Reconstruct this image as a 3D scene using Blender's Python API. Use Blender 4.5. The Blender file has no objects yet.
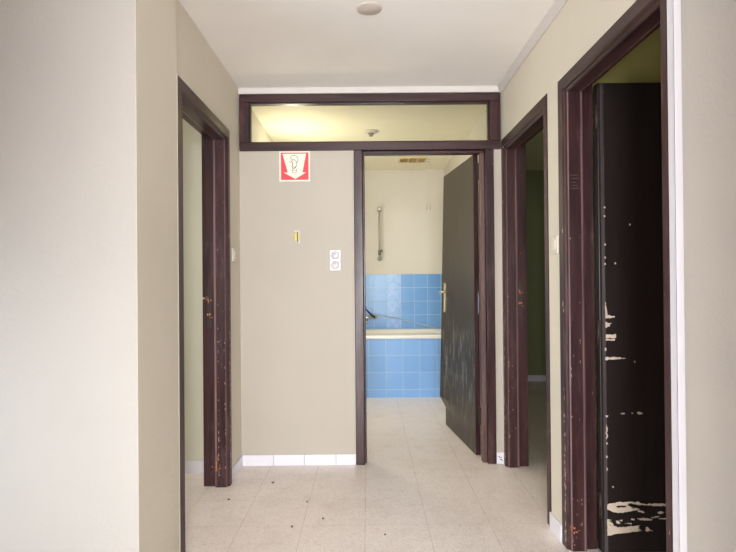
import bpy, bmesh, math, random
from mathutils import Vector, Matrix, Euler
random.seed(7)
scene = bpy.context.scene
COL = scene.collection
PI = math.pi

# ------------------------------------------------------------------ materials
def srgb(r, g, b):
    def f(c):
        c /= 255.0
        return c/12.92 if c <= 0.04045 else ((c+0.055)/1.055)**2.4
    return (f(r), f(g), f(b), 1.0)

class NT:
    def __init__(self, name):
        self.m = bpy.data.materials.new(name)
        self.m.use_nodes = True
        self.t = self.m.node_tree
        self.t.nodes.clear()
        self.out = self.n('ShaderNodeOutputMaterial')
        self.b = self.n('ShaderNodeBsdfPrincipled')
        self.l(self.b.outputs[0], self.out.inputs[0])
        self.co = self.n('ShaderNodeTexCoord')
        self.pos = self.co.outputs['Object']
    def n(self, t, **kw):
        x = self.t.nodes.new(t)
        for k, v in kw.items(): setattr(x, k, v)
        return x
    def l(self, a, b): self.t.links.new(a, b)
    def math(self, op, a, b=None, c=None):
        x = self.n('ShaderNodeMath', operation=op)
        for i, v in enumerate((a, b, c)):
            if v is None: continue
            if isinstance(v, (int, float)): x.inputs[i].default_value = v
            else: self.l(v, x.inputs[i])
        return x.outputs[0]
    def noise(self, scale=5, detail=3, rough=.5, vec=None, sc=None):
        x = self.n('ShaderNodeTexNoise')
        x.inputs['Scale'].default_value = scale
        x.inputs['Detail'].default_value = detail
        x.inputs['Roughness'].default_value = rough
        v = vec or self.pos
        if sc:
            mp = self.n('ShaderNodeMapping'); mp.inputs['Scale'].default_value = sc
            self.l(v, mp.inputs[0]); v = mp.outputs[0]
        self.l(v, x.inputs['Vector'])
        return x.outputs['Fac']
    def ramp(self, fac, stops, interp='LINEAR'):
        x = self.n('ShaderNodeValToRGB'); x.color_ramp.interpolation = interp
        e = x.color_ramp.elements
        while len(e) < len(stops): e.new(0.5)
        for i, (p, c) in enumerate(stops):
            e[i].position = p; e[i].color = c if len(c) == 4 else (*c, 1)
        self.l(fac, x.inputs[0]); return x.outputs[0]
    def mix(self, fac, a, b, mode='MIX'):
        x = self.n('ShaderNodeMix', data_type='RGBA', blend_type=mode)
        for i, v in ((0, fac), (6, a), (7, b)):
            if isinstance(v, (int, float)): x.inputs[i].default_value = v
            elif isinstance(v, tuple): x.inputs[i].default_value = v
            else: self.l(v, x.inputs[i])
        return x.outputs[2]
    def set(self, k, v):
        if isinstance(v, (int, float, tuple)): self.b.inputs[k].default_value = v
        else: self.l(v, self.b.inputs[k])
    def bump(self, h, strength=.2, dist=.002):
        x = self.n('ShaderNodeBump')
        x.inputs['Strength'].default_value = strength; x.inputs['Distance'].default_value = dist
        self.l(h, x.inputs['Height']); self.l(x.outputs[0], self.b.inputs['Normal'])

def paint(name, col, rough=.6, stipple=.25, scale=55, var=.04):
    t = NT(name)
    big = t.noise(1.6, 3)
    c2 = tuple(c*(1-2.2*var) for c in col[:3]) + (1,)
    t.set('Base Color', t.mix(t.ramp(big, [(.35, (0, 0, 0)), (.7, (1, 1, 1))]), col, c2))
    t.set('Roughness', rough)
    t.set('Specular IOR Level', .3)
    t.bump(t.noise(scale, 4, .6), stipple, .004)
    return t.m

def plain(name, col, rough=.5, metal=0, var=.0, scale=40):
    t = NT(name)
    if var:
        n = t.noise(scale, 3)
        t.set('Base Color', t.mix(n, col, tuple(c*(1-var) for c in col[:3]) + (1,)))
    else: t.set('Base Color', col)
    t.set('Roughness', rough); t.set('Metallic', metal)
    return t.m

def wood(name, dark, light, rough=.38, axis=2, chips=.0, streak=1.0):
    t = NT(name)
    sc = [38, 38, 38]; sc[axis] = 2.2
    g = t.noise(1, 5, .6, sc=tuple(sc))
    sc2 = [9, 9, 9]; sc2[axis] = 1.1
    b = t.noise(1, 3, .5, sc=tuple(sc2))
    c = t.mix(t.ramp(g, [(.35, (0, 0, 0)), (.68, (1, 1, 1))]), dark, light)
    c = t.mix(t.math('MULTIPLY', b, .55), c, tuple(x*.55 for x in dark[:3]) + (1,))
    if chips:
        sc3 = [90, 90, 90]; sc3[axis] = 26
        k = t.noise(1, 4, .65, sc=tuple(sc3))
        k = t.ramp(k, [(.735-chips, (0, 0, 0)), (.75-chips, (1, 1, 1))])
        c = t.mix(k, c, srgb(196, 160, 140))
    if streak > 1:
        sc4 = [16, 16, 16]; sc4[axis] = 3
        k2 = t.ramp(t.noise(1, 5, .7, sc=tuple(sc4)), [(.54, (0, 0, 0)), (.74, (.4,)*3)])
        c = t.mix(k2, c, srgb(118, 90, 92))
    t.set('Base Color', c)
    t.set('Roughness', t.ramp(b, [(.3, (rough-.08,)*3), (.7, (rough+.12,)*3)]))
    t.set('Specular IOR Level', .36)
    t.bump(g, .15, .001)
    return t.m

M = {}
M['wall_hall'] = paint('hall_wall_paint', srgb(180, 173, 165), .62, .35, 60, .02)
M['wall_corr'] = paint('corridor_wall_paint', srgb(217, 208, 190), .6, .25, 60, .02)
M['panel'] = paint('partition_paint', srgb(187, 177, 164), .6, .18, 45, .025)
M['bath_wall'] = paint('bathroom_paint', srgb(208, 202, 190), .6, .15, 50, .02)
M['bath_ceiling'] = paint('bathroom_ceiling_paint', srgb(240, 234, 208), .6, .15, 50, .02)
M['green_wall'] = paint('green_room_paint', srgb(140, 142, 104), .6, .2, 50, .03)
M['left_room'] = paint('left_room_paint', srgb(214, 211, 192), .6, .2, 50, .02)
M['olive_wall'] = paint('olive_wall_paint', srgb(204, 196, 122), .6, .2, 50, .03)
M['cornice'] = plain('cornice_off_white', srgb(208, 200, 195), .5, 0, .03, 8)
M['ceiling'] = paint('ceiling_paint', srgb(246, 241, 236), .7, .2, 30, .03)
M['white_trim'] = plain('white_gloss_trim', srgb(228, 225, 231), .35, 0, .03, 8)
M['frame'] = wood('purple_brown_varnish', srgb(46, 25, 27), srgb(80, 47, 47), .36, 2, .012, 2)
M['frame_x'] = wood('purple_brown_varnish_rail', srgb(48, 28, 29), srgb(80, 50, 50), .36, 0, .0)
M['frame_y'] = wood('purple_brown_varnish_lintel', srgb(48, 30, 28), srgb(80, 54, 50), .36, 1, .0)
M['frame_worn'] = wood('worn_brown_stop', srgb(88, 62, 58), srgb(120, 90, 84), .45, 2, .03)
M['edge_worn'] = wood('rubbed_frame_edge', srgb(104, 76, 76), srgb(150, 120, 118), .32, 2, .03)  # rubbed edge wear, paled further to paint in a ridge highlight
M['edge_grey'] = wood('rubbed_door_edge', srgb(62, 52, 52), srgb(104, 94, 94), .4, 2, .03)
M['leaf_black'] = wood('near_black_door_varnish', srgb(30, 21, 19), srgb(40, 28, 26), .42, 2, .0)
M['bare'] = plain('bare_pale_wood', srgb(232, 212, 192), .7, 0, .22, 60)
M['rust'] = plain('orange_bare_wood', srgb(222, 138, 88), .7, 0, .35, 120)
M['chip'] = plain('pale_chipped_edge', srgb(205, 172, 160), .7, 0, .3, 120)
M['brass'] = plain('worn_brass', srgb(205, 190, 150), .35, .8, .2, 60)
M['chrome'] = plain('chrome', srgb(205, 205, 205), .15, 1, .1, 60)
M['old_chrome'] = plain('tarnished_chrome', srgb(188, 182, 160), .45, .5, .2, 60)
M['steel'] = plain('grey_steel', srgb(120, 120, 128), .5, .8, .2, 60)
M['dark_metal'] = plain('dark_metal', srgb(58, 44, 38), .5, .2, .2, 60)
M['black'] = plain('black_ink', srgb(30, 28, 28), .6)
M['white_plastic'] = plain('white_plastic', srgb(214, 208, 210), .35, 0, .03, 20)
M['shadow_gap'] = plain('grey_recess', srgb(160, 152, 156), .5)  # even grey for the rings around the switch knobs
M['shadow_gap2'] = plain('grey_pointer', srgb(140, 130, 134), .5)  # even grey for the pointers on the switch knobs
M['cream_plastic'] = plain('cream_plastic', srgb(218, 209, 192), .4, 0, .03, 20)
M['yellow'] = plain('yellow_plastic', srgb(232, 208, 84), .4, 0, .1, 90)
M['red'] = plain('sign_red', srgb(226, 58, 66), .5, 0, .08, 30)
M['sign_white'] = plain('sign_off_white', srgb(246, 226, 212), .5, 0, .04, 30)
M['enamel'] = plain('cream_enamel', srgb(242, 238, 230), .12)
M['tan_vent'] = plain('tan_vent', srgb(222, 196, 142), .5, 0, .15, 40)
M['vent_dark'] = plain('vent_dark', srgb(140, 118, 80), .7)
M['debris'] = plain('brown_debris', srgb(132, 110, 92), .8, 0, .4, 300)

def bath_leaf():
    t = NT('bathroom_door_varnish')
    g = t.noise(1, 5, .6, sc=(40, 40, 2.4))
    c = t.mix(t.ramp(g, [(.3, (0, 0, 0)), (.7, (1, 1, 1))]), srgb(46, 37, 27), srgb(63, 53, 39))
    # rubbed pale vertical scuffs in the lower half of the leaf
    s = t.noise(1, 5, .72, sc=(26, 26, 5.5))
    s = t.ramp(s, [(.50, (0, 0, 0)), (.66, (1, 1, 1))])
    z = t.n('ShaderNodeSeparateXYZ'); t.l(t.pos, z.inputs[0])
    band = t.ramp(z.outputs[2], [(.12, (.25,)*3), (.5, (1, 1, 1)), (.8, (.6,)*3), (1.0, (0, 0, 0))])
    c = t.mix(t.math('MULTIPLY', s, t.math('MULTIPLY', band, .85)), c, srgb(156, 156, 150))
    t.set('Base Color', c)
    t.set('Roughness', .44)
    t.bump(g, .12, .001)
    return t.m
M['bath_leaf'] = bath_leaf()

def seam_mask(t, x, off, pitch, width):
    d = t.math('PINGPONG', t.math('DIVIDE', t.math('SUBTRACT', x, off), pitch), .5)
    return t.math('LESS_THAN', d, width/pitch*.5)

def floor_mat():
    t = NT('terrazzo_tile')
    s = t.n('ShaderNodeSeparateXYZ'); t.l(t.pos, s.inputs[0])
    X, Y = s.outputs[0], s.outputs[1]
    P, x0, y0 = .3168, .2961, 3.3352
    sx = seam_mask(t, X, x0, P, .0035)
    sy = seam_mask(t, Y, y0, P, .0028)
    cx = t.math('FLOOR', t.math('DIVIDE', t.math('SUBTRACT', X, x0), P))
    cy = t.math('FLOOR', t.math('DIVIDE', t.math('SUBTRACT', Y, y0), P))
    cb = t.n('ShaderNodeCombineXYZ'); t.l(cx, cb.inputs[0]); t.l(cy, cb.inputs[1])
    wn = t.n('ShaderNodeTexWhiteNoise'); t.l(cb.outputs[0], wn.inputs['Vector'])
    base = t.mix(wn.outputs['Value'], srgb(252, 241, 236), srgb(249, 237, 231))
    v = t.n('ShaderNodeTexVoronoi'); v.inputs['Scale'].default_value = 170; t.l(t.pos, v.inputs['Vector'])
    sv = t.n('ShaderNodeSeparateColor'); t.l(v.outputs['Color'], sv.inputs[0])
    c = t.mix(t.ramp(sv.outputs[0], [(.72, (0, 0, 0)), (.86, (.45,)*3)]), base, srgb(216, 196, 176))
    c = t.mix(t.ramp(sv.outputs[1], [(.74, (0, 0, 0)), (.9, (.55,)*3)]), c, srgb(242, 230, 216))
    blot = t.noise(3.2, 4, .6)
    c = t.mix(t.ramp(blot, [(.5, (0, 0, 0)), (.78, (.3,)*3)]), c, srgb(212, 195, 176))
    wear = t.noise(7, 4, .6)
    c = t.mix(t.math('MULTIPLY', sx, t.ramp(wear, [(.3, (.1,)*3), (.7, (.55,)*3)])), c, srgb(156, 136, 122))
    c = t.mix(t.math('MULTIPLY', sy, t.ramp(wear, [(.35, (.05,)*3), (.65, (.45,)*3)])), c, srgb(166, 146, 132))
    dirt = t.noise(9, 5, .7)
    c = t.mix(t.ramp(dirt, [(.55, (0, 0, 0)), (.85, (.35,)*3)]), c, srgb(190, 168, 150))
    t.set('Base Color', c)
    t.set('Roughness', t.ramp(blot, [(.3, (.3,)*3), (.8, (.45,)*3)]))
    t.set('Specular IOR Level', .4)
    return t.m
M['floor'] = floor_mat()

def tile_mat(name, axis, off, pitch, zoff, zpitch, deco=None, base=(112, 166, 216)):
    t = NT(name)
    s = t.n('ShaderNodeSeparateXYZ'); t.l(t.pos, s.inputs[0])
    X, Z = s.outputs[axis], s.outputs[2]
    m = t.math('MAXIMUM', seam_mask(t, X, off, pitch, .0055), seam_mask(t, Z, zoff, zpitch, .0055))
    cx = t.math('FLOOR', t.math('DIVIDE', t.math('SUBTRACT', X, off), pitch))
    cz = t.math('FLOOR', t.math('DIVIDE', t.math('SUBTRACT', Z, zoff), zpitch))
    cb = t.n('ShaderNodeCombineXYZ'); t.l(cx, cb.inputs[0]); t.l(cz, cb.inputs[1])
    wn = t.n('ShaderNodeTexWhiteNoise'); t.l(cb.outputs[0], wn.inputs['Vector'])
    a = srgb(*base); b = srgb(base[0]-8, base[1]-8, base[2]-6)
    c = t.mix(wn.outputs['Value'], a, b)
    c = t.mix(t.math('MULTIPLY', t.noise(14, 3), .25), c, srgb(146, 184, 228))
    if deco is not None:
        w = t.n('ShaderNodeTexWave', wave_type='RINGS'); w.inputs['Scale'].default_value = 5.0
        w.inputs['Distortion'].default_value = 9; w.inputs['Detail'].default_value = 1.5
        w.inputs['Detail Scale'].default_value = 2.2
        t.l(t.pos, w.inputs['Vector'])
        is_col = t.math('COMPARE', cx, float(deco), .2)
        sw = t.ramp(w.outputs['Fac'], [(.45, (.25,)*3), (.75, (.5,)*3)])
        c = t.mix(t.math('MULTIPLY', is_col, sw), c, srgb(178, 198, 236))
    c = t.mix(m, c, srgb(170, 200, 222))
    t.set('Base Color', c)
    t.set('Specular IOR Level', .2)
    t.set('Roughness', t.ramp(m, [(0, (.2,)*3), (1, (.6,)*3)]))
    t.bump(t.math('MULTIPLY', m, -1.0), .4, .002)
    return t.m
M['tile_back'] = tile_mat('blue_wall_tile', 0, .078, .159, .658, .1618, deco=1, base=(110, 158, 212))
M['tile_side'] = tile_mat('blue_wall_tile_side', 1, 5.587, .159, .658, .1618)
M['tile_tub'] = tile_mat('blue_tub_tile', 0, .159, .179, .085, .179, base=(132, 176, 230))

def glass_mat():
    t = NT('clear_glass')
    tr = t.n('ShaderNodeBsdfTransparent'); tr.inputs[0].default_value = (.95, .95, .92, 1)
    gl = t.n('ShaderNodeBsdfGlossy'); gl.inputs['Roughness'].default_value = .03
    fr = t.n('ShaderNodeFresnel'); fr.inputs[0].default_value = 1.45
    mx = t.n('ShaderNodeMixShader')
    t.l(fr.outputs[0], mx.inputs[0]); t.l(tr.outputs[0], mx.inputs[1]); t.l(gl.outputs[0], mx.inputs[2])
    t.l(mx.outputs[0], t.out.inputs[0])
    return t.m
M['glass'] = glass_mat()

# ------------------------------------------------------------------ mesh helpers
class MB:
    def __init__(self): self.bm = bmesh.new(); self.mats = []
    def mi(self, m):
        if m is None: return 0
        if m not in self.mats: self.mats.append(m)
        return self.mats.index(m)
    def face(self, vs, m=None, smooth=False):
        try:
            f = self.bm.faces.new(vs)
        except ValueError: return None
        f.material_index = self.mi(m); f.smooth = smooth
        return f
    def box(self, x0, x1, y0, y1, z0, z1, m=None, bev=0):
        b = self.bm
        v = [b.verts.new(p) for p in ((x0,y0,z0),(x1,y0,z0),(x1,y1,z0),(x0,y1,z0),(x0,y0,z1),(x1,y0,z1),(x1,y1,z1),(x0,y1,z1))]
        fs = []
        for q in ((3,2,1,0),(4,5,6,7),(0,1,5,4),(1,2,6,5),(2,3,7,6),(3,0,4,7)):
            fs.append(self.face([v[i] for i in q], m))
        if bev:
            es = list({e for f in fs for e in f.edges})
            r = bmesh.ops.bevel(b, geom=es, offset=bev, segments=2, profile=.5, affect='EDGES', clamp_overlap=True)
            for f in r['faces']: f.material_index = self.mi(m)
        return self
    def loft(self, rings, m=None, caps=True, closed=True, smooth=False):
        R = [[self.bm.verts.new(p) for p in ring] for ring in rings]
        n = len(R[0])
        for a, b in zip(R, R[1:]):
            for i in range(n if closed else n-1):
                j = (i+1) % n
                self.face([a[i], a[j], b[j], b[i]], m, smooth)
        if caps:
            self.face(list(reversed(R[0])), m); self.face(R[-1], m)
        return self
    def tube(self, pts, r, m=None, seg=10, caps=True):
        pts = [Vector(p) for p in pts]
        rings = []; up = None
        for i, p in enumerate(pts):
            d = (pts[min(i+1, len(pts)-1)] - pts[max(i-1, 0)]).normalized()
            if up is None:
                up = Vector((0, 0, 1)) if abs(d.z) < .9 else Vector((1, 0, 0))
            s = d.cross(up).normalized(); up = s.cross(d).normalized()
            rr = r[i] if isinstance(r, (list, tuple)) else r
            rings.append([p + (s*math.cos(2*PI*k/seg) + up*math.sin(2*PI*k/seg))*rr for k in range(seg)])
        return self.loft(rings, m, caps, True, True)
    def lathe(self, prof, c, axis='z', m=None, seg=24):
        # prof: list of (radius, height) along the axis
        rings = []
        for r, h in prof:
            ring = []
            for k in range(seg):
                a = 2*PI*k/seg; u, v = math.cos(a)*max(r, 1e-5), math.sin(a)*max(r, 1e-5)
                p = {'z': (u, v, h), 'y': (u, -h, v), 'x': (h, u, v), '-z': (u, -v, -h)}[axis]
                ring.append((c[0]+p[0], c[1]+p[1], c[2]+p[2]))
            rings.append(ring)
        return self.loft(rings, m, True, True, True)
    def build(self, name, mat, parent=None, loc=None):
        if not self.mats: self.mats = [mat]
        bmesh.ops.recalc_face_normals(self.bm, faces=self.bm.faces)
        me = bpy.data.meshes.new(name)
        # shift so that the object's origin sits at loc
        if loc is not None:
            bmesh.ops.translate(self.bm, verts=self.bm.verts, vec=-Vector(loc))
        self.bm.to_mesh(me); self.bm.free()
        for m in self.mats: me.materials.append(m)
        o = bpy.data.objects.new(name, me); COL.objects.link(o)
        if loc is not None: o.location = loc
        if parent is not None: o.parent = parent
        return o

def MBm(mat):
    b = MB(); b.mi(mat); return b

def tag(o, label, cat, group=None, kind=None):
    o['label'] = label; o['category'] = cat
    if group: o['group'] = group
    if kind: o['kind'] = kind
    return o

def thing(name, loc, label, cat, group=None, kind=None):
    o = bpy.data.objects.new(name, None); COL.objects.link(o); o.location = loc
    o.empty_display_size = .1
    return tag(o, label, cat, group, kind)

def struct(name, mb, mat, label, cat):
    return tag(mb.build(name, mat), label, cat, kind='structure')

def part(mb, name, mat, root, label=None):
    # the mesh is modelled in world space; parent it without moving it
    o = mb.build(name, mat)
    M0 = root.matrix_basis
    p = root.parent
    while p is not None:
        M0 = p.matrix_basis @ M0; p = p.parent
    o.data.transform(M0.inverted())
    o.parent = root
    if label: o['label'] = label
    return o

# ------------------------------------------------------------------ the room shell
XL, XR = -.858, .912
YB = 3.585            # face of the partition panel with the sign
H = 2.545

f = MBm(M['floor']); f.box(-4.2, 4.2, -6.2, 6.6, -.1, 0)
struct('floor', f, M['floor'], 'beige speckled terrazzo tile floor running through the hall and bathroom', 'floor')
c = MBm(M['ceiling']); c.box(-4.2, 4.2, -6.2, 3.62, H, H+.1)
struct('ceiling', c, M['ceiling'], 'off-white plaster ceiling above the hallway', 'ceiling')
c = MBm(M['bath_ceiling']); c.box(-3.2, 3.7, 3.62, 6.6, H, H+.1)
struct('ceiling_bathroom', c, M['bath_ceiling'], 'cream bathroom ceiling seen through the transom window', 'ceiling')

# corridor side walls with doorways
w = MBm(M['wall_corr'])
w.box(XL-.002, XL, 1.981, 2.10, 0, H)
w.loft([[(XL, 2.3695, z), (XL, 1.985, z), (-.8435, 2.3695, z)] for z in (0, H)])   # plaster run up to the door casing
w.box(-.992, XL, 2.10, 2.41, 0, H); w.box(-.992, XL, 2.41, 3.235, 2.14, H); w.box(-.992, XL, 3.235, 3.66, 0, H)
struct('wall_left', w, M['wall_corr'], 'tan left corridor wall around the left doorway', 'wall')
w = MBm(M['wall_corr'])
w.box(XR, 1.046, 1.562, 1.612, 0, H); w.box(XR, 1.046, 1.612, 2.463, 2.14, H)
w.box(XR, 1.046, 2.463, 2.695, 0, H); w.box(XR, 1.046, 2.695, 3.523, 2.14, H)
w.box(XR, 1.046, 3.523, 3.67, 0, H)
struct('wall_right', w, M['wall_corr'], 'tan right corridor wall around the two right doorways', 'wall')
w = MBm(M['panel'])
w.box(XL, -.083, YB, 3.655, 0, 2.13); w.box(.857, XR, YB, 3.655, 0, 2.13); w.box(XL, XR, YB, 3.655, 2.495, H)
struct('wall_back', w, M['panel'], 'beige partition wall at the corridor end carrying the red sign', 'wall')
w = MBm(M['wall_hall']); w.box(-3.12, XL-.002, 1.98, 2.10, 0, H)
struct('wall_front_left', w, M['wall_hall'], 'pale brightly lit wall facing us at far left', 'wall')
w = MBm(M['wall_hall']); w.box(1.046, 3.5, 1.560, 1.675, 0, H)
w.box(XR+.0, 1.046, 1.560, 1.562, 0, H)
struct('wall_front_right', w, M['wall_hall'], 'textured beige wall facing us at far right', 'wall')

# cross hall the camera stands in, and the bright living room behind the added doorway wall
w = MBm(M['wall_hall'])
w.box(-2.02, -1.9, -.15, .2, 0, H); w.box(-2.02, -1.9, 1.7, 1.98, 0, H); w.box(-2.02, -1.9, .2, 1.7, 1.25, H)  # unseen wall set close, opening kept low so daylight fades upwards
struct('wall_hall_left', w, M['wall_hall'], 'hall wall with a low daylight opening', 'wall')
w = MBm(M['wall_hall'])
w.box(-4.0, -.52, -.27, -.15, 0, H); w.box(.52, 4.0, -.27, -.15, 0, H); w.box(-.52, .52, -.27, -.15, 2.4, H)  # unseen doorway wall added to keep window light off the facing walls
struct('wall_hall_rear', w, M['wall_hall'], 'hall wall with the wide doorway to the living room', 'wall')
w = MBm(M['wall_hall']); w.box(3.0, 3.12, -.15, 1.555, 0, H)
struct('wall_hall_right', w, M['wall_hall'], 'plain hall wall at the right end', 'wall')
w = MBm(M['wall_hall']); w.box(-4.12, -4.0, -6.12, -.15, 0, H)
struct('wall_living_left', w, M['wall_hall'], 'living room side wall', 'wall')
w = MBm(M['wall_hall']); w.box(4.0, 4.12, -6.12, -.15, 0, H)
struct('wall_living_right', w, M['wall_hall'], 'living room side wall on the right', 'wall')
w = MBm(M['wall_hall'])
w.box(-4.0, -2.25, -6.12, -6.0, 0, H); w.box(2.25, 4.0, -6.12, -6.0, 0, H); w.box(-2.25, 2.25, -6.12, -6.0, 2.45, H)  # unseen wall, opening narrowed to limit daylight on the facing walls
struct('wall_living_rear', w, M['wall_hall'], 'living room wall with a wide glazed opening', 'wall')

# room on the left
w = MBm(M['left_room']); w.box(-3.0, -.992, 3.455, 3.60, 0, H)
struct('wall_left_room', w, M['left_room'], 'pale greenish wall seen through the left doorway', 'wall')
w = MBm(M['left_room']); w.box(-3.12, -3.0, 1.98, 3.6, 0, H)
struct('wall_left_room_side', w, M['left_room'], 'outer side wall of the left room', 'wall')
# bathroom
w = MBm(M['bath_wall']); w.box(-.992, -.868, 3.66, 6.42, 0, H)
struct('wall_bathroom_left', w, M['bath_wall'], 'cream left wall of the bathroom', 'wall')
w = MBm(M['bath_wall']); w.box(.925, 1.046, 3.67, 6.42, 0, H)
struct('wall_bathroom_right', w, M['bath_wall'], 'cream right wall of the bathroom behind the open door', 'wall')
w = MBm(M['bath_wall']); w.box(-.868, .925, 6.31, 6.42, 0, H)
wb = struct('wall_bathroom_back', w, M['bath_wall'], 'cream bathroom end wall above the blue tiles', 'wall')
t_ = MBm(M['tile_back']); t_.box(-.868, .925, 6.302, 6.31, .60, 1.303)
part(t_, 'wall_tiles', M['tile_back'], wb, 'blue glazed wall tiles with a patterned column')
# rooms on the right
w = MBm(M['green_wall']); w.box(1.046, 3.5, 6.40, 6.5, 0, H)
struct('wall_right_room', w, M['green_wall'], 'dark green wall deep inside the far right room', 'wall')
w = MBm(M['green_wall']); w.box(3.5, 3.6, 1.555, 6.5, 0, H)
struct('wall_right_room_side', w, M['green_wall'], 'outer side wall of the right rooms', 'wall')
w = MBm(M['olive_wall']); w.box(1.046, 3.5, 2.55, 2.65, 0, H)
struct('wall_right_room_divider', w, M['olive_wall'], 'olive wall between the two right rooms above the black door', 'wall')
w = MBm(M['green_wall']); w.box(1.046, 1.05, 2.65, 2.69, 0, H); w.box(1.046, 1.05, 3.67, 6.4, 0, H)
struct('wall_right_room_near', w, M['green_wall'], 'green inner face of the far right room', 'wall')

# cornice
k = MBm(M['cornice'])
k.box(XL, XR, 3.560, YB, 2.502, H, bev=.004)
struct('trim_1', k, M['cornice'], 'white cornice strip between ceiling and the transom frame', 'trim')
k = MBm(M['cornice'])
k.loft([[(XR, y, 2.492), (XR-.008, y, 2.492), (XR-.024, y, 2.530), (XR-.024, y, H), (XR, y, H)] for y in (1.564, 3.56)])
struct('trim_2', k, M['cornice'], 'white cornice strip along the top of the right corridor wall', 'trim')
# corner guard on the right-hand wall end
M['guard'] = plain('white_corner_guard', srgb(218, 214, 219), .4, 0, .03, 8)
k = MBm(M['guard'])
k.box(.908, .912, 1.556, 1.5895, 0, H); k.box(.908, .930, 1.554, 1.560, 0, H, bev=.0015)
struct('trim_3', k, M['guard'], 'white corner guard strip on the right wall end', 'trim')

# baseboards
def base_seamed(name, label, x0, x1, y, h, seams):
    k = MBm(M['white_trim']); xs = [x0]+seams+[x1]
    for a, b in zip(xs, xs[1:]): k.box(a+.0012, b-.0012, y-.012, y, 0, h, bev=.002)
    return struct(name, k, M['white_trim'], label, 'baseboard')
base_seamed('baseboard_back', 'white tile skirting under the panel with the red sign', XL, -.085, YB, .072, [-.640, -.432, -.22])
bs = MBm(M['white_trim']); bs.box(.861, XR-.001, YB-.012, YB, 0, .075, bev=.002)
bsr = struct('baseboard_back_right', bs, M['white_trim'], 'short white skirting piece with a black scuff beside the bathroom frame', 'baseboard')
k = MBm(M['black'])
for pts in ([(.874, .050), (.880, .046), (.884, .040)], [(.882, .028), (.890, .030), (.897, .025), (.896, .018)], [(.889, .044), (.893, .040)]):
    k.tube([(x, YB-.0125, z) for x, z in pts], .003, seg=6)
part(k, 'scuff_mark', M['black'], bsr, 'black scuff spots')
k = MBm(M['white_trim']); k.box(XL, XL+.012, 3.275, YB-.012, 0, .072, bev=.002)
struct('baseboard_left', k, M['white_trim'], 'white skirting between the left doorway and the partition', 'baseboard')
k = MBm(M['white_trim']); k.box(XR-.012, XR, 2.504, 2.655, 0, .08, bev=.002)
struct('baseboard_right', k, M['white_trim'], 'white skirting between the two right doorways', 'baseboard')
k = MBm(M['white_trim']); k.box(-2.99, -1.0, 3.443, 3.455, 0, .082, bev=.002)
struct('baseboard_left_room', k, M['white_trim'], 'white skirting inside the left room', 'baseboard')
k = MBm(M['white_trim']); k.box(1.06, 3.49, 6.388, 6.40, 0, .075, bev=.002)
struct('baseboard_right_room', k, M['white_trim'], 'skirting deep in the dark right room', 'baseboard')

# ------------------------------------------------------------------ door frames of the side walls
def flecks(mb, pts, mat):
    for quad in pts:
        mb.face([mb.bm.verts.new(p) for p in quad], mat)

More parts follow.
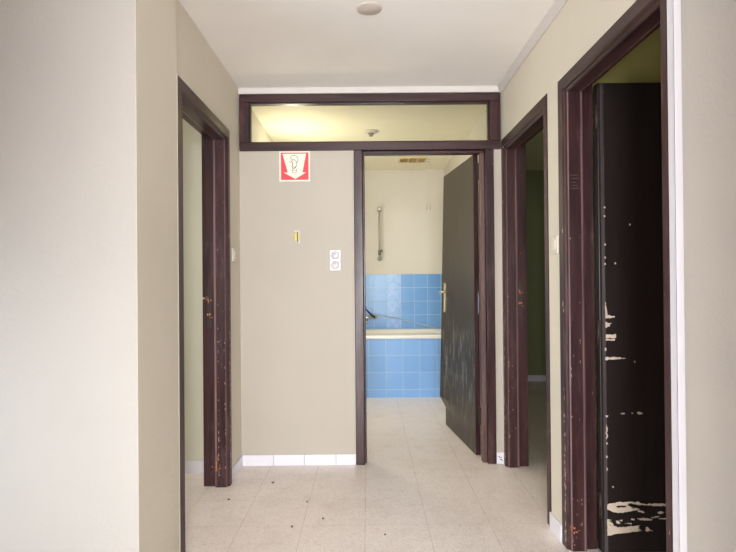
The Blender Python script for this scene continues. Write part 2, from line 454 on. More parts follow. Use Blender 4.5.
def side_frame(name, label, sgn, xf, xw, yn, yf, wn, wf, top, chips):
    """casing + rebated jamb swept round the opening. xf casing face, xw wall face, yn..yf outer edges"""
    do = abs(xw-xf)
    D = .139 if yn < 2 else .152 if sgn > 0 else .160
    def prof(wd, rec=.010, e=.035):
        return [(0, do), (0, .003), (.003, 0), (wd-.014, 0), (wd-.008, .004), (wd-.004, .012), (wd+.004, .015), (wd+.009, .02),
                (wd+.009, .074), (wd+.009, .081), (wd+.004, .087), (wd-rec, .091), (wd-rec, D), (e, D), (e, do)]
    pn, pf, pt = prof(wn), prof(wf), prof(.066, .028, .0355)
    mb = MBm(M['frame'])
    rings = []
    for (a, d), (b, d2), (t, d3) in zip(pn, pf, pt):
        x = xf + sgn*d
        z = top - t
        rings.append([(x, yn+a, 0), (x, yn+a, z), (x, yf-b, z), (x, yf-b, 0)])
    bm = mb.bm
    V = [[bm.verts.new(p) for p in r] for r in rings]
    n = len(V)
    my = mb.mi(M['frame_y'])
    for i in range(n):
        j = (i+1) % n
        for s in range(3):
            fc = mb.face([V[i][s], V[i][s+1], V[j][s+1], V[j][s]])
            if s == 1: fc.material_index = my
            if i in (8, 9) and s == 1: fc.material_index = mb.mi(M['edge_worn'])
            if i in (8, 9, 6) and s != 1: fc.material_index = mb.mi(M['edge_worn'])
    for s in (0, 3):
        mb.face([V[i][s] for i in range(n)])
    # pale chips along the edges of the far jamb
    rnd = random.Random(chips)
    fy = yf-wf
    def chip(u0, z0, l, wdt, mat, face):
        if face == 'reveal':    # on the reveal of the far jamb (facing the viewer): u along depth
            y = fy-.0094
            q = [(xf+sgn*u0, y, z0), (xf+sgn*(u0+wdt), y, z0+l*.2), (xf+sgn*(u0+wdt*.7), y, z0+l), (xf+sgn*(u0-wdt*.2), y, z0+l*.7)]
        elif face == 'rebate':
            y = fy+.0036
            q = [(xf+sgn*u0, y, z0), (xf+sgn*(u0+wdt), y, z0+l*.2), (xf+sgn*(u0+wdt*.7), y, z0+l), (xf+sgn*(u0-wdt*.2), y, z0+l*.7)]
        else:                   # on the casing face: u along the wall
            x = xf-sgn*.0004
            q = [(x, fy+.013+u0, z0), (x, fy+.013+u0+wdt, z0+l*.2), (x, fy+.013+u0+wdt*.7, z0+l), (x, fy+.013+u0-wdt*.2, z0+l*.7)]
        mb.face([bm.verts.new(p) for p in q], mat)
    for i in range(10 if sgn > 0 else 34):
        z = abs(rnd.gauss(0, .55)) + .03
        if z > 1.9: continue
        chip(rnd.choice((.021, .062)), z, rnd.uniform(.005, .02), rnd.uniform(.0015, .003), M['chip'], 'reveal')
    for i in range(38):
        z = abs(rnd.gauss(.45, .5)) + .02
        if z > 1.9: continue
        chip(rnd.uniform(.0, .012), z, rnd.uniform(.008, .03), rnd.uniform(.005, .012), M['chip'], 'casing')
    for i in range(12):
        z = abs(rnd.gauss(.2, .5)) + .02
        if z > 1.9: continue
        chip(rnd.uniform(.02, .064), z, rnd.uniform(.003, .012), rnd.uniform(.001, .003), M['chip'], 'reveal')
    o = tag(mb.build(name, M['frame'], loc=(xw, (yn+yf)/2, 0)), label, 'door frame', kind='structure')
    return o, chip, mb

TOP = 2.1755

fl, _, _ = side_frame('trim_4', 'dark brown wooden frame of the left doorway', -1, -.842, XL, 2.37, 3.272, .078, .055, TOP, 3)
fr, _, _ = side_frame('trim_5', 'dark brown wooden frame of the far right doorway', 1, .907, XR, 2.657, 3.556, .062, .05, TOP, 5)
fn, _, _ = side_frame('trim_6', 'dark purple-brown frame of the near right doorway with bare wood chips', 1, .907, XR, 1.592, 2.503, .046, .071, TOP, 8)

k = MBm(M['panel']); k.box(-.8436, -.8415, 2.3675, 2.3715, .0, 2.174)
part(k, 'paint_line', M['panel'], fl, 'thin pale paint line along the outer edge')

def cluster(root, name, label, spots, mat, seed):
    rnd = random.Random(seed); mb = MBm(mat)
    for (x, y, z, sx, sz, cnt) in spots:
        for i in range(cnt):
            a, b = rnd.gauss(0, sx), rnd.gauss(0, sz)
            w, h = rnd.uniform(.3, 1)*sx*.9, rnd.uniform(.3, 1)*sz*.9
            n = rnd.randint(4, 6)
            vs = [mb.bm.verts.new((x+a+w*math.cos(2*PI*k/n)*rnd.uniform(.6, 1.1), y, z+b+h*math.sin(2*PI*k/n)*rnd.uniform(.6, 1.1))) for k in range(n)]
            mb.face(vs)
    return part(mb, name, mat, root, label)
# orange bare-wood gouges
cluster(fn, 'bare_wood_patch', 'orange bare wood gouge near the floor', [(.934, 2.4228, .100, .008, .010, 6), (.950, 2.4228, .092, .010, .006, 5), (.93, 2.4228, .115, .006, .008, 3)], M['rust'], 2)
cluster(fl, 'bare_wood_patch', 'orange bare wood chips on the far jamb', [(-.918, 3.2070, .13, .004, .035, 7), (-.9, 3.2070, .115, .006, .01, 3), (-.945, 3.2265, .12, .010, .005, 3)], M['rust'], 4)

def strike(root, x, y, zs, sgn):
    mb = MBm(M['dark_metal'])
    mb.box(x-.012, x+.012, y-.0025, y, min(zs)-.07, max(zs)+.07, bev=.001)
    s = part(mb, 'strike_plate', M['dark_metal'], root)
    cluster(s, 'rust_spot', 'orange rust spots', [(x, y-.003, z, .007, .011, 7) for z in zs], M['rust'], 11)
    return s
strike(fl, -.962, 3.2265, (1.130, 1.035), -1)
strike(fr, 1.015, 3.5155, (1.155, 1.075), 1)
k = MBm(M['brass']); k.tube([(-.985, 3.226, 1.142), (-.985, 3.206, 1.142), (-.992, 3.198, 1.142)], .006, seg=8)
part(k, 'latch_tongue', M['brass'], fl)
# filled hinge mortise and a screw hook on the near right frame
k = MBm(M['frame_worn'])
for i, z in enumerate((1.655, 1.668, 1.682, 1.70, 1.715)): k.box(.934+.004*(i % 2), .972-.006*(i % 3), 2.4222, 2.4232, z, z+.004)
part(k, 'filled_notch', M['frame_worn'], fn)

# ------------------------------------------------------------------ bathroom partition frame with transom
tf = thing('trim_7', (0, 3.58, 0), 'dark brown frame with transom around the bathroom doorway', 'door frame', kind='structure')
Y0, Y1 = 3.568, 3.66
def piece(name, boxes, mat, label=None):
    mb = MBm(mat)
    for b in boxes: mb.box(*b, bev=.004)
    return part(mb, name, mat, tf, label)
piece('top_rail', [(-.853, .907, Y0, Y1, 2.448, 2.500)], M['frame_x'])
piece('transom_rail', [(-.853, .907, Y0, Y1, 2.120, 2.176)], M['frame_x'])
piece('transom_post', [(-.853, -.788, Y0, Y1, 2.1765, 2.4475)], M['frame'])
piece('transom_post', [(.834, .907, Y0, Y1, 2.1765, 2.4475)], M['frame'])
piece('jamb', [(-.085, -.026, Y0, Y1, 0, 2.1195)], M['frame'])
piece('jamb', [(.803, .860, Y0, Y1, 0, 2.1195)], M['frame'])
piece('door_stop', [(-.0255, -.012, 3.60, Y1, 0, 2.0985)], M['frame'])
piece('door_stop', [(.772, .8025, 3.595, 3.645, 0, 2.0985)], M['frame_worn'], 'paler worn stop strip')
piece('door_stop', [(-.0255, .8025, 3.60, Y1, 2.099, 2.1195)], M['frame_x'])
piece('glazing_bead', [(-.7875, .8335, 3.585, 3.60, 2.442, 2.4475), (-.7875, .8335, 3.585, 3.60, 2.1765, 2.184)], M['frame_x'])
piece('glazing_bead', [(-.7875, -.782, 3.585, 3.60, 2.185, 2.4415), (.827, .8335, 3.585, 3.60, 2.185, 2.4415)], M['frame'])
# bare splinter marks near the foot of the right jamb
mbx = MBm(M['glass']); mbx.box(-.7875, .8335, 3.604, 3.608, 2.1765, 2.4475)
struct('window_1', mbx, M['glass'], 'long clear transom pane above the bathroom door', 'window')

# ------------------------------------------------------------------ bathroom door, open inwards
hx, hy = .787, 3.735
L, T, HT = .80, .034, 2.118
ang = math.atan2(.093, .796)
bd = thing('door_1', (hx, hy, 0), 'dark brown scuffed bathroom door standing open inwards', 'door', kind='structure')
def leaf_pt(t, s, z):
    """t along the leaf from the hinge, s across the thickness (0 = visible face)"""
    w = 0
    if z < 2.1:
        k = min(1, max(0, (z-.165)/.07))
        w = .05*(2.1-z)/1.9*k
    off = w*(t/L)**3
    u = Vector((-math.sin(ang), math.cos(ang), 0)); n = Vector((math.cos(ang), math.sin(ang), 0))
    p = Vector((hx-T, hy, 0)) + u*t + n*s - n*off
    return (p.x, p.y, z)
mb = MBm(M['bath_leaf']); mb.mi(M['frame'])
NZ, NTt = 44, 12
zs = [.006+(HT-.006)*i/NZ for i in range(NZ+1)]
rows = []
for z in zs:
    ring = [leaf_pt(L*i/NTt, 0, z) for i in range(NTt+1)] + [leaf_pt(L*i/NTt, T, z) for i in range(NTt, -1, -1)]
    rows.append(ring)
mb.loft(rows)
for fc in mb.bm.faces:
    cc = fc.calc_center_median()
    if len(fc.verts) == 4 and (Vector((cc.x, cc.y, 0))-Vector((hx-T, hy, 0))).dot(Vector((-math.sin(ang), math.cos(ang), 0))) < .001: fc.material_index = 1
part(mb, 'door_panel', M['bath_leaf'], bd)
uu = Vector((-math.sin(ang), math.cos(ang), 0)); nn = Vector((math.cos(ang), math.sin(ang), 0))
def face_pt(t, z, out): 
    p = Vector(leaf_pt(t, 0, z)) - nn*out
    return p
hp = MBm(M['brass'])
tt = .728
q = []
for o_ in (-.0, .006):
    q.append([tuple(face_pt(tt+a, z, o_)) for a, z in ((-.014, .972), (-.010, .965), (.010, .965), (.014, .972), (.014, 1.205), (.010, 1.212), (-.010, 1.212), (-.014, 1.205))])
hp.loft(q)
handle = part(hp, 'handle_plate', M['brass'], bd, 'tall narrow brass back plate')
lv = MBm(M['brass'])
a0 = face_pt(tt, 1.135, .004); a1 = face_pt(tt, 1.135, .045); a2 = face_pt(tt-.02, 1.136, .055); a3 = face_pt(tt-.15, 1.134, .040)
lv.tube([a0, a1, a2, face_pt(tt-.07, 1.137, .055), a3], [.009, .009, .009, .008, .007], seg=10)
part(lv, 'lever', M['brass'], handle)
# lever of the other face, peeping past the free edge
lv = MBm(M['brass'])
b0 = face_pt(tt, 1.135, -T); b1 = face_pt(tt, 1.135, -T-.045); b2 = face_pt(tt-.1, 1.135, -T-.05)
lv.tube([b0, b1, face_pt(tt-.02, 1.136, -T-.052), b2], .008, seg=10)
part(lv, 'rear_lever', M['brass'], bd)
# key hole rose
for zc, mt in ((2.00, 'dark_metal'), (1.07, 'steel'), (.28, 'dark_metal')):
    hg = MBm(M[mt])
    hl = .06 if zc != 1.07 else .075
    hg.tube([(hx+.006, hy-.008, zc-hl), (hx+.006, hy-.008, zc+hl)], .0075, seg=10)
    hg.box(hx-.010, hx+.004, hy-.003, hy-.0005, zc-hl, zc+hl)
    part(hg, 'hinge', M[mt], bd, 'steel hinge' if mt == 'steel' else None)

# ------------------------------------------------------------------ black door of the near right room, open flat into the room
PEEL = [[(1.074, 0.2245), (1.1183, 0.2351), (1.1551, 0.236), (1.2041, 0.2325), (1.2133, 0.2386), (1.2224, 0.2293), (1.2408, 0.2261), (1.345, 0.2251), (1.3449, 0.216), (1.2897, 0.2153), (1.2407, 0.22), (1.2101, 0.2221), (1.1734, 0.2285), (1.1641, 0.2207), (1.1854, 0.2082), (1.2221, 0.2018), (1.2098, 0.1958), (1.1791, 0.1943), (1.1423, 0.1854), (1.1117, 0.1888), (1.0738, 0.2001)], [(1.216, 0.1988), (1.2434, 0.1876), (1.2281, 0.1853), (1.2098, 0.1915)], [(1.2986, 0.1889), (1.314, 0.193), (1.3323, 0.1868), (1.3138, 0.1796), (1.3016, 0.1828)], [(1.2063, 0.161), (1.2523, 0.1618), (1.2768, 0.1543), (1.2645, 0.1507), (1.2216, 0.1523)], [(1.1787, 0.1594), (1.1971, 0.1593), (1.194, 0.1514), (1.1817, 0.1521)], [(1.0733, 0.1604), (1.0899, 0.1572), (1.0806, 0.1481), (1.0958, 0.1419), (1.1018, 0.1265), (1.1354, 0.1201), (1.1661, 0.1259), (1.2213, 0.1285), (1.2089, 0.1195), (1.2302, 0.104), (1.2026, 0.1012), (1.1719, 0.0984), (1.1167, 0.0928), (1.0725, 0.0841)], [(1.2457, 0.1222), (1.258, 0.119), (1.264, 0.1098), (1.2793, 0.1054), (1.2455, 0.102)], [(1.2646, 0.1629), (1.3076, 0.1723), (1.3076, 0.1687), (1.2768, 0.1616)], [(1.3013, 0.1602), (1.3443, 0.161), (1.3442, 0.1567), (1.3074, 0.157)], [(1.1266, 0.1538), (1.1419, 0.1555), (1.1388, 0.1476)], [(1.0946, 0.3069), (1.1056, 0.3049), (1.1006, 0.2976)], [(1.1479, 0.1383), (1.1846, 0.1392), (1.1784, 0.1319)], [(1.1112, 0.1509), (1.1265, 0.1477), (1.1356, 0.1354), (1.1142, 0.1399)], [(1.0742, 1.1372), (1.0789, 1.1175), (1.0809, 1.0782), (1.1177, 1.073), (1.1152, 1.0656), (1.0734, 1.0645)], [(1.0732, 1.0488), (1.0854, 1.0414), (1.1026, 1.0412), (1.0903, 1.034), (1.0926, 1.0251), (1.0853, 1.0266), (1.0778, 1.0193), (1.073, 1.0243)], [(1.0751, 0.9909), (1.1217, 0.9905), (1.1215, 0.9748), (1.0749, 0.9728)], [(1.0748, 0.9703), (1.1166, 0.97), (1.114, 0.9611), (1.0747, 0.9615)], [(1.0695, 0.9311), (1.0778, 0.9286), (1.0767, 0.9163), (1.0693, 0.9164)], [(1.072, 0.8869), (1.1144, 0.8888), (1.166, 0.8815), (1.1143, 0.8773), (1.0718, 0.8754)], [(1.2002, 0.8709), (1.2082, 0.8685), (1.2047, 0.8594)], [(1.138, 0.6368), (1.1575, 0.6355), (1.1551, 0.6298), (1.1402, 0.63)], [(1.1839, 0.6364), (1.1953, 0.6363), (1.193, 0.6306)], [(1.2114, 0.6362), (1.2229, 0.6407), (1.2388, 0.6337), (1.2204, 0.6281)], [(1.0703, 0.6271), (1.0829, 0.6247), (1.0782, 0.6168), (1.0702, 0.618)], [(1.0723, 1.5686), (1.0782, 1.5686), (1.0795, 1.5607), (1.0729, 1.5608)], [(1.0719, 1.5293), (1.0778, 1.5292), (1.079, 1.5214), (1.0725, 1.5214)], [(1.1856, 1.4903), (1.1915, 1.4903), (1.1927, 1.4824), (1.1862, 1.4825)], [(1.1181, 1.3152), (1.124, 1.3152), (1.1252, 1.3073), (1.1187, 1.3074)], [(1.0725, 1.3418), (1.0784, 1.3418), (1.0796, 1.3339), (1.0731, 1.334)], [(1.0722, 1.313), (1.0781, 1.313), (1.0793, 1.3051), (1.0728, 1.3051)], [(1.0731, 1.4008), (1.079, 1.4007), (1.0803, 1.3929), (1.0737, 1.3929)], [(1.0719, 0.5861), (1.0764, 0.5744), (1.0785, 0.5559), (1.0714, 0.5397)], [(1.0727, 0.5502), (1.0772, 0.542), (1.0794, 0.529), (1.0723, 0.5177)], [(1.0722, 0.505), (1.0768, 0.5021), (1.0791, 0.4974), (1.0721, 0.4934)], [(1.071, 0.3928), (1.0755, 0.3881), (1.0778, 0.3807), (1.0707, 0.3743)], [(1.0715, 0.446), (1.0761, 0.4425), (1.0784, 0.4369), (1.0714, 0.4321)]]
DARK = [[(1.112, 0.2181), (1.1365, 0.2203), (1.1598, 0.2152), (1.1548, 0.2104), (1.115, 0.2119)], [(1.13, .1395), (1.20, .1335), (1.205, .1312), (1.14, .1335)], [(1.08, .135), (1.094, .132), (1.098, .128), (1.085, .130)]]
nd = thing('door_2', (1.053, 2.40, 0), 'near-black door with peeled pale patches open in the near right doorway', 'door', kind='structure')
mb = MBm(M['leaf_black']); mb.box(1.0475, 1.860, 2.395, 2.438, .006, 2.130, bev=.004)
rnd = random.Random(5)
def ragged(poly, y, mat, j=.0026):
    pts = []
    for (a, b), (c2, d) in zip(poly, poly[1:]+poly[:1]):
        ln = math.hypot(c2-a, d-b); n = max(1, int(ln/.006))
        for i in range(n):
            t = i/n
            jj = j if i else 0
            pts.append((max(1.0672, a+(c2-a)*t+rnd.uniform(-jj, jj)), b+(d-b)*t+rnd.uniform(-jj, jj)))
    fc = mb.face([mb.bm.verts.new((x, y, z)) for x, z in pts], mat)
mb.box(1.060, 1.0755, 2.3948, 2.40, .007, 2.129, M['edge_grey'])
for p in PEEL: ragged(p, 2.3946, M['bare'])
for p in DARK: ragged(p, 2.3942, M['leaf_black'])
bmesh.ops.triangulate(mb.bm, faces=[f_ for f_ in mb.bm.faces if len(f_.verts) > 4])
part(mb, 'door_panel', M['leaf_black'], nd)
for zc in (1.98, 1.0, .22):
    hg = MBm(M['dark_metal'])
    hg.tube([(1.047, 2.402, zc-.055), (1.047, 2.402, zc+.055)], .0075, seg=10)
    hg.box(1.0465, 1.0525, 2.404, 2.4065, zc-.055, zc+.055)
    part(hg, 'hinge', M['dark_metal'], nd)

# ------------------------------------------------------------------ things on the partition
S0x, S1x, S0z, S1z = -.588, -.381, 1.914, 2.1175
sg = thing('wall_sign', (-.4875, YB, S0z), 'red square sign with white down arrow on the partition wall', 'sign')
k = MBm(M['sign_white']); k.box(S0x, S1x, YB-.004, YB-.0002, S0z, S1z)
part(k, 'sign_board', M['sign_white'], sg)
def sp(px, py): return (S0x+(px-45)/445*(S1x-S0x), S1z-(py-70)/430*(S1z-S0z))
def flat(poly, y, mb):
    mb.face([mb.bm.verts.new((x, y, z)) for x, z in [sp(*p) for p in poly]])
k = MBm(M['red']); flat([(70, 90), (470, 90), (470, 480), (70, 480)], YB-.0044, k)
part(k, 'red_field', M['red'], sg, 'red field')
k = MBm(M['sign_white'])
flat([(92, 105), (437, 105), (382, 372), (168, 372)], YB-.0048, k)
flat([(168, 372), (110, 376), (278, 466), (432, 376), (382, 372)], YB-.0048, k)
part(k, 'arrow', M['sign_white'], sg, 'white arrow pointing down')
k = MBm(M['black'])
def stroke(pts, r=.0016):
    k.tube([(sp(*p)[0], YB-.0052, sp(*p)[1]) for p in pts], r, seg=6)
stroke([(212, 175), (208, 155), (225, 135), (260, 128), (295, 140), (315, 170), (318, 205), (300, 240), (298, 275), (285, 300), (262, 318), (240, 310), (228, 285)])
stroke([(212, 175), (238, 195), (250, 180), (268, 195), (290, 215), (298, 240)])
stroke([(195, 232), (225, 218), (240, 240), (238, 275), (250, 300)], .0022)
stroke([(225, 218), (238, 195)])
stroke([(285, 290), (268, 312), (250, 318)], .0028)
stroke([(236, 318), (232, 375), (262, 383), (298, 372), (302, 318)])
stroke([(240, 345), (296, 342)], .0012)
part(k, 'pictogram', M['black'], sg, 'thin black outline figure')

hk = thing('wall_hook', (-.470, YB, 1.50), 'small yellow and white plastic hook on the partition wall', 'hook')
k = MBm(M['white_plastic']); k.box(-.492, -.447, YB-.006, YB-.0002, 1.572, 1.581, bev=.002); k.box(-.466, -.452, YB-.006, YB-.0002, 1.495, 1.571, bev=.002)
part(k, 'back_plate', M['white_plastic'], hk)
k = MBm(M['yellow']); k.box(-.489, -.468, YB-.014, YB-.0002, 1.512, 1.568, bev=.004); k.box(-.459, -.452, YB-.010, YB-.0062, 1.515, 1.560, bev=.001)
part(k, 'clip', M['yellow'], hk, 'yellow clip')
k = MBm(M['dark_metal']); k.tube([(-.466, YB-.010, 1.57), (-.467, YB-.016, 1.54), (-.466, YB-.022, 1.515), (-.463, YB-.016, 1.505)], .0026, seg=8)
part(k, 'pin', M['dark_metal'], hk, 'dark metal pin')

ol = thing('wall_switch', (-.2145, YB, 1.31), 'white double switch plate with two round rotary inserts on the partition wall', 'switch')
k = MBm(M['white_plastic']); k.box(-.252, -.177, YB-.012, YB-.0002, 1.308, 1.449, bev=.004)
part(k, 'cover_plate', M['white_plastic'], ol)
for zc in (1.411, 1.346):
    k = MBm(M['shadow_gap']); k.lathe([(.027, 0), (.027, .0015), (.0235, .0015), (.0235, 0)], (-.2145, YB-.0122, zc), 'y')
    r_ = part(k, 'insert', M['shadow_gap'], ol, 'round insert ring')
    k = MBm(M['white_plastic']); k.lathe([(.0235, 0), (.0235, .004), (.02, .006), (.0, .006)], (-.2145, YB-.0122, zc), 'y')
    k.box(-.2185, -.2105, YB-.026, YB-.018, zc-.016, zc+.016, bev=.002)
    part(k, 'knob', M['white_plastic'], r_)
    k = MBm(M['shadow_gap2']); k.box(-.217, -.212, YB-.0275, YB-.0262, zc+.004, zc+.013)
    part(k, 'pointer', M['shadow_gap2'], r_, 'grey pointer')

def wall_plate(name, label, x, sgn, yc, zc, w, h):
    r = thing(name, (x, yc, zc-h/2), label, 'switch')
    k = MBm(M['cream_plastic'])
    xa, xb = sorted((x-sgn*.011, x-sgn*.0002)); k.box(xa, xb, yc-w/2, yc+w/2, zc-h/2, zc+h/2, bev=.004)
    part(k, 'cover_plate', M['cream_plastic'], r)
    k = MBm(M['cream_plastic'])
    xa, xb = sorted((x-sgn*.016, x-sgn*.0112)); k.box(xa, xb, yc-w*.3, yc+w*.3, zc-h*.3, zc+h*.3, bev=.002)
    part(k, 'rocker', M['cream_plastic'], r)
wall_plate('wall_switch', 'cream switch on the left corridor wall by the partition', XL, -1, 3.40, 1.412, .075, .085)
wall_plate('wall_switch', 'cream switch between the two right doorways', XR, 1, 2.55, 1.406, .075, .085)

# ------------------------------------------------------------------ bathroom contents
tub = thing('bathtub', (.03, 5.60, 0), 'cream built-in bathtub with a blue tiled front', 'bathtub')
k = MBm(M['tile_tub']); k.box(-.866, .923, 5.587, 5.66, 0, .619)
part(k, 'tiled_front', M['tile_tub'], tub, 'blue tiled front panel')
k = MBm(M['enamel'])
def rr(x0, x1, y0, y1, r, z, n=6):
    o_ = []
    for cx, cy, a in ((x1-r, y1-r, 0), (x0+r, y1-r, 90), (x0+r, y0+r, 180), (x1-r, y0+r, 270)):
        for i in range(n+1):
            q_ = math.radians(a+90*i/n); o_.append((cx+r*math.cos(q_), cy+r*math.sin(q_), z))
    return o_
k.loft([rr(-.866, .923, 5.585, 6.3015, .012, .615), rr(-.866, .923, 5.574, 6.3015, .012, .622), rr(-.866, .923, 5.570, 6.3015, .012, .640),
        rr(-.866, .923, 5.576, 6.3015, .014, .652), rr(-.862, .919, 5.590, 6.298, .02, .656),
        rr(-.80, .86, 5.645, 6.235, .10, .655), rr(-.785, .845, 5.66, 6.22, .11, .645), rr(-.75, .80, 5.69, 6.19, .13, .50), rr(-.68, .72, 5.74, 6.14, .15, .25), rr(-.60, .64, 5.80, 6.08, .14, .20)], smooth=True)
part(k, 'tub_shell', M['enamel'], tub)

mx = thing('shower_mixer', (-.02, 6.30, .82), 'chrome bath mixer and hand shower with hose lying along the tub', 'faucet')
k = MBm(M['chrome'])
k.tube([(-.10, 6.245, .80), (.085, 6.245, .80)], .021, seg=12)
k.tube([(-.07, 6.300, .80), (-.07, 6.245, .80)], .016, seg=10); k.tube([(.05, 6.300, .80), (.05, 6.245, .80)], .016, seg=10)
k.tube([(-.01, 6.245, .79), (-.01, 6.20, .775), (-.01, 6.14, .765), (-.01, 6.11, .745)], .012, seg=10)
part(k, 'mixer_body', M['chrome'], mx)
for xx in (-.115, .10):
    k = MBm(M['chrome']); k.tube([(xx-.015, 6.245, .80), (xx+.015, 6.245, .80)], .026, seg=12); part(k, 'tap_handle', M['chrome'], mx)
k = MBm(M['dark_metal'])
k.tube([(-.06, 6.14, .96), (-.02, 6.15, .90), (.02, 6.17, .855), (.06, 6.19, .815), (.085, 6.21, .80)], [.007, .008, .009, .011, .014], seg=10)
part(k, 'hand_shower', M['dark_metal'], mx, 'dark shower handset')
M['hose'] = plain('grey_hose', srgb(176, 184, 194), .4, .2)
k = MBm(M['hose'])
k.tube([(.06, 6.205, .835), (.13, 6.215, .822), (.3, 6.235, .79), (.5, 6.255, .745), (.66, 6.27, .705), (.76, 6.28, .675), (.82, 6.275, .664)], .0068, seg=8)
part(k, 'shower_hose', M['hose'], mx, 'grey metal hose')

sb = thing('shower_rail', (.147, 6.31, 1.48), 'tarnished vertical shower slide rail on the cream bathroom wall', 'shower rail')
k = MBm(M['old_chrome']); k.tube([(.148, 6.262, 1.50), (.148, 6.262, 2.07)], .0115, seg=12)
part(k, 'rail', M['old_chrome'], sb)
k = MBm(M['old_chrome']); k.lathe([(.028, 0), (.028, .006), (.02, .012), (.018, .05), (.0, .05)], (.148, 6.3098, 2.075), 'y')
k.lathe([(.02, 0), (.026, .004), (.02, .012), (.012, .008)], (.148, 6.252, 2.075), 'y')
part(k, 'wall_bracket', M['old_chrome'], sb)
k = MBm(M['old_chrome']); k.lathe([(.028, 0), (.028, .006), (.02, .012), (.018, .05), (.0, .05)], (.148, 6.3098, 1.49), 'y')
part(k, 'wall_bracket', M['old_chrome'], sb)
M['slider'] = plain('grey_slider', srgb(128, 120, 104), .4, .4)
k = MBm(M['slider']); k.tube([(.148, 6.262, 1.53), (.148, 6.262, 1.59)], .017, seg=12); k.tube([(.148, 6.262, 1.565), (.172, 6.225, 1.58)], [.012, .017], seg=10)
part(k, 'slider', M['slider'], sb, 'dark slider')

vg = thing('ceiling_vent', (.50, 5.75, H), 'tan slatted vent grille on the bathroom ceiling', 'vent')
k = MBm(M['tan_vent'])
k.box(.355, .648, 5.635, 5.655, H-.014, H-.0005); k.box(.355, .648, 5.845, 5.865, H-.014, H-.0005)
for xx in (.355, .452, .549, .636): k.box(xx, xx+.012, 5.655, 5.845, H-.014, H-.0005)
part(k, 'vent_frame', M['tan_vent'], vg)
k = MBm(M['vent_dark']); k.box(.367, .636, 5.655, 5.845, H-.003, H-.0005); part(k, 'vent_backing', M['vent_dark'], vg, 'dark opening')
k = MBm(M['tan_vent'])
for i in range(8):
    y = 5.662+i*.0235
    k.loft([[(x, y, H-.013), (x, y+.014, H-.007), (x, y+.014, H-.005), (x, y, H-.011)] for x in (.367, .636)])
part(k, 'slats', M['tan_vent'], vg)

cd = thing('pull_cord', (.677, 5.80, H), 'pale double pull cord hanging from the bathroom ceiling', 'cord')
k = MBm(M['cream_plastic'])
k.lathe([(.03, 0), (.03, .012), (.02, .02), (0, .02)], (.677, 5.80, H-.0005), '-z')
part(k, 'ceiling_mount', M['cream_plastic'], cd)
for xx, zz in ((.661, 2.03), (.694, 2.03)):
    k = MBm(M['cream_plastic']); k.tube([(xx, 5.80, H-.015), (xx, 5.80, zz)], .0025, seg=6)
    s_ = part(k, 'cord', M['cream_plastic'], cd)
    k = MBm(M['old_chrome']); k.tube([(xx, 5.80, zz-.03), (xx, 5.80, zz+.035)], [.0042, .0030], seg=8)
    part(k, 'toggle', M['old_chrome'], s_, 'greyish toggle')

lp = thing('lamp_socket', (.044, 4.64, H), 'white ceiling rose with a bare dark lamp socket in the bathroom', 'lamp')
k = MBm(M['bath_wall']); k.lathe([(.062, 0), (.062, .008), (.045, .018), (0, .02)], (.044, 4.64, H-.0005), '-z'); part(k, 'ceiling_rose', M['bath_wall'], lp)
M['socket'] = plain('olive_bakelite', srgb(120, 108, 78), .4)
k = MBm(M['socket']); k.lathe([(.030, .0205), (.028, .026), (.018, .032), (.015, .045), (0, .045)], (.044, 4.64, H-.0005), '-z'); part(k, 'socket', M['socket'], lp, 'dark socket')

# hall ceiling: a flat painted cover with its upper half outside the picture
rs = thing('ceiling_cover', (.02, 2.53, H), 'round taupe cover plate on the hall ceiling at the top edge', 'ceiling cover')
M['taupe'] = paint('taupe_cover', srgb(205, 192, 182), .6, .1)
k = MBm(M['taupe']); k.lathe([(.062, 0), (.061, .003), (.055, .006), (0, .007)], (.02, 2.53, H-.0005), '-z'); part(k, 'cover_disc', M['taupe'], rs)

# debris on the floor
DEB = [(-.590, 3.270, .013, 'dark flake on the floor just in front of the white tile skirting'),
       (-.859+.06, 3.025, .010, 'dark flake on the floor by the left doorway'),
       (-.391, 2.688, .011, 'darkest flake lying alone mid-floor, nearest the camera'),
       (-.349, 2.987, .006, 'tiny brown flake on the floor left of the tile seam'),
       (-.241, 2.774, .007, 'tiny brown flake on the floor right of the darkest flake'),
       (.076, 2.595, .006, 'tiny brown flake near the bottom centre of the floor')]
rnd = random.Random(21)
for x, y, r, lab in DEB:
    k = MBm(M['debris']); n = 7
    pts = [(x+r*rnd.uniform(.5, 1.1)*math.cos(2*PI*i/n), y+r*.8*rnd.uniform(.5, 1.1)*math.sin(2*PI*i/n)) for i in range(n)]
    k.loft([[(a, b, .0003) for a, b in pts], [(x+(a-x)*.8, y+(b-y)*.8, .0045) for a, b in pts], [(x+(a-x)*.3, y+(b-y)*.3+.002, .007) for a, b in pts]])
    tag(k.build('paint_flake', M['debris'], loc=(x, y, 0)), lab, 'debris', 'dark flakes on the tile floor')

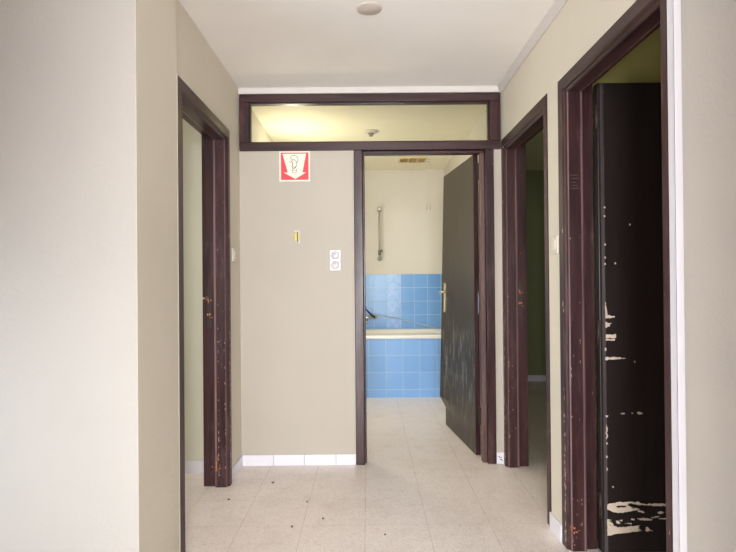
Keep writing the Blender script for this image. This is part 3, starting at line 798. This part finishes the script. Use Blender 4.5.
# ------------------------------------------------------------------ light
def area(name, loc, rot, sx, sy, power, col=(1, 1, 1), spread=PI):
    d = bpy.data.lights.new(name, 'AREA'); d.shape = 'RECTANGLE'; d.size = sx; d.size_y = sy
    d.energy = power; d.color = col; d.spread = spread
    o = bpy.data.objects.new(name, d); COL.objects.link(o); o.location = loc; o.rotation_euler = rot
    return o
def point(name, loc, power, col, r=.06):
    d = bpy.data.lights.new(name, 'POINT'); d.energy = power; d.color = col; d.shadow_soft_size = r
    o = bpy.data.objects.new(name, d); COL.objects.link(o); o.location = loc
    return o
# daylight through the hall openings (left side and rear), just inside the reveals
area('left_opening_daylight', (-1.95, .95, .63), (0, -PI/2, 0), 1.2, 1.4, 27, (.78, .89, 1.0))
area('living_room_daylight', (0, -6.05, 1.25), (PI/2, 0, 0), 4.4, 2.3, 1270, (.93, .97, 1.0))
# unseen area light inside the left room
area('left_room_daylight', (-2.9, 2.8, 1.4), (0, -PI/2, 0), 1.2, 1.0, 14, (1.0, 1, .94))
# bathroom: lamp beside the mirror on the left wall, out of view behind the partition
point('bathroom_wall_lamp', (-.62, 4.50, 2.10), 13, (1.0, .95, .76), .05)
area('bathroom_window_daylight', (-.80, 4.9, 1.5), (0, -PI/2, 0), .9, .8, 12, (1.0, .95, .80))  # unseen area fill added by the left wall, no window is built
# dim unseen fill added to lift the far right room
area('right_room_daylight', (3.4, 4.6, 1.3), (0, PI/2, 0), .8, .8, 1.8, (.95, 1, .78))

wd = bpy.data.worlds.new('sky'); scene.world = wd; wd.use_nodes = True
wd.node_tree.nodes['Background'].inputs[0].default_value = (.75, .85, 1, 1)
wd.node_tree.nodes['Background'].inputs[1].default_value = .8

# ------------------------------------------------------------------ camera
cam_d = bpy.data.cameras.new('camera'); cam = bpy.data.objects.new('camera', cam_d); COL.objects.link(cam)
cam_d.sensor_width = 36; cam_d.sensor_fit = 'HORIZONTAL'; cam_d.lens = 530.37/736*36; cam_d.clip_start = .05
cam.matrix_world = Matrix.Rotation(-.0015, 4, 'Z') @ Matrix.Rotation(PI/2+.0056, 4, 'X') @ Matrix.Rotation(-.0084, 4, 'Z')
cam.location = (0, 0, 1.25)
scene.camera = cam
vs = scene.view_settings
scene.display_settings.display_device = 'sRGB'
vs.view_transform = 'Standard'; vs.look = 'None'; vs.exposure = 0.05; vs.gamma = 1; vs.use_curve_mapping = False
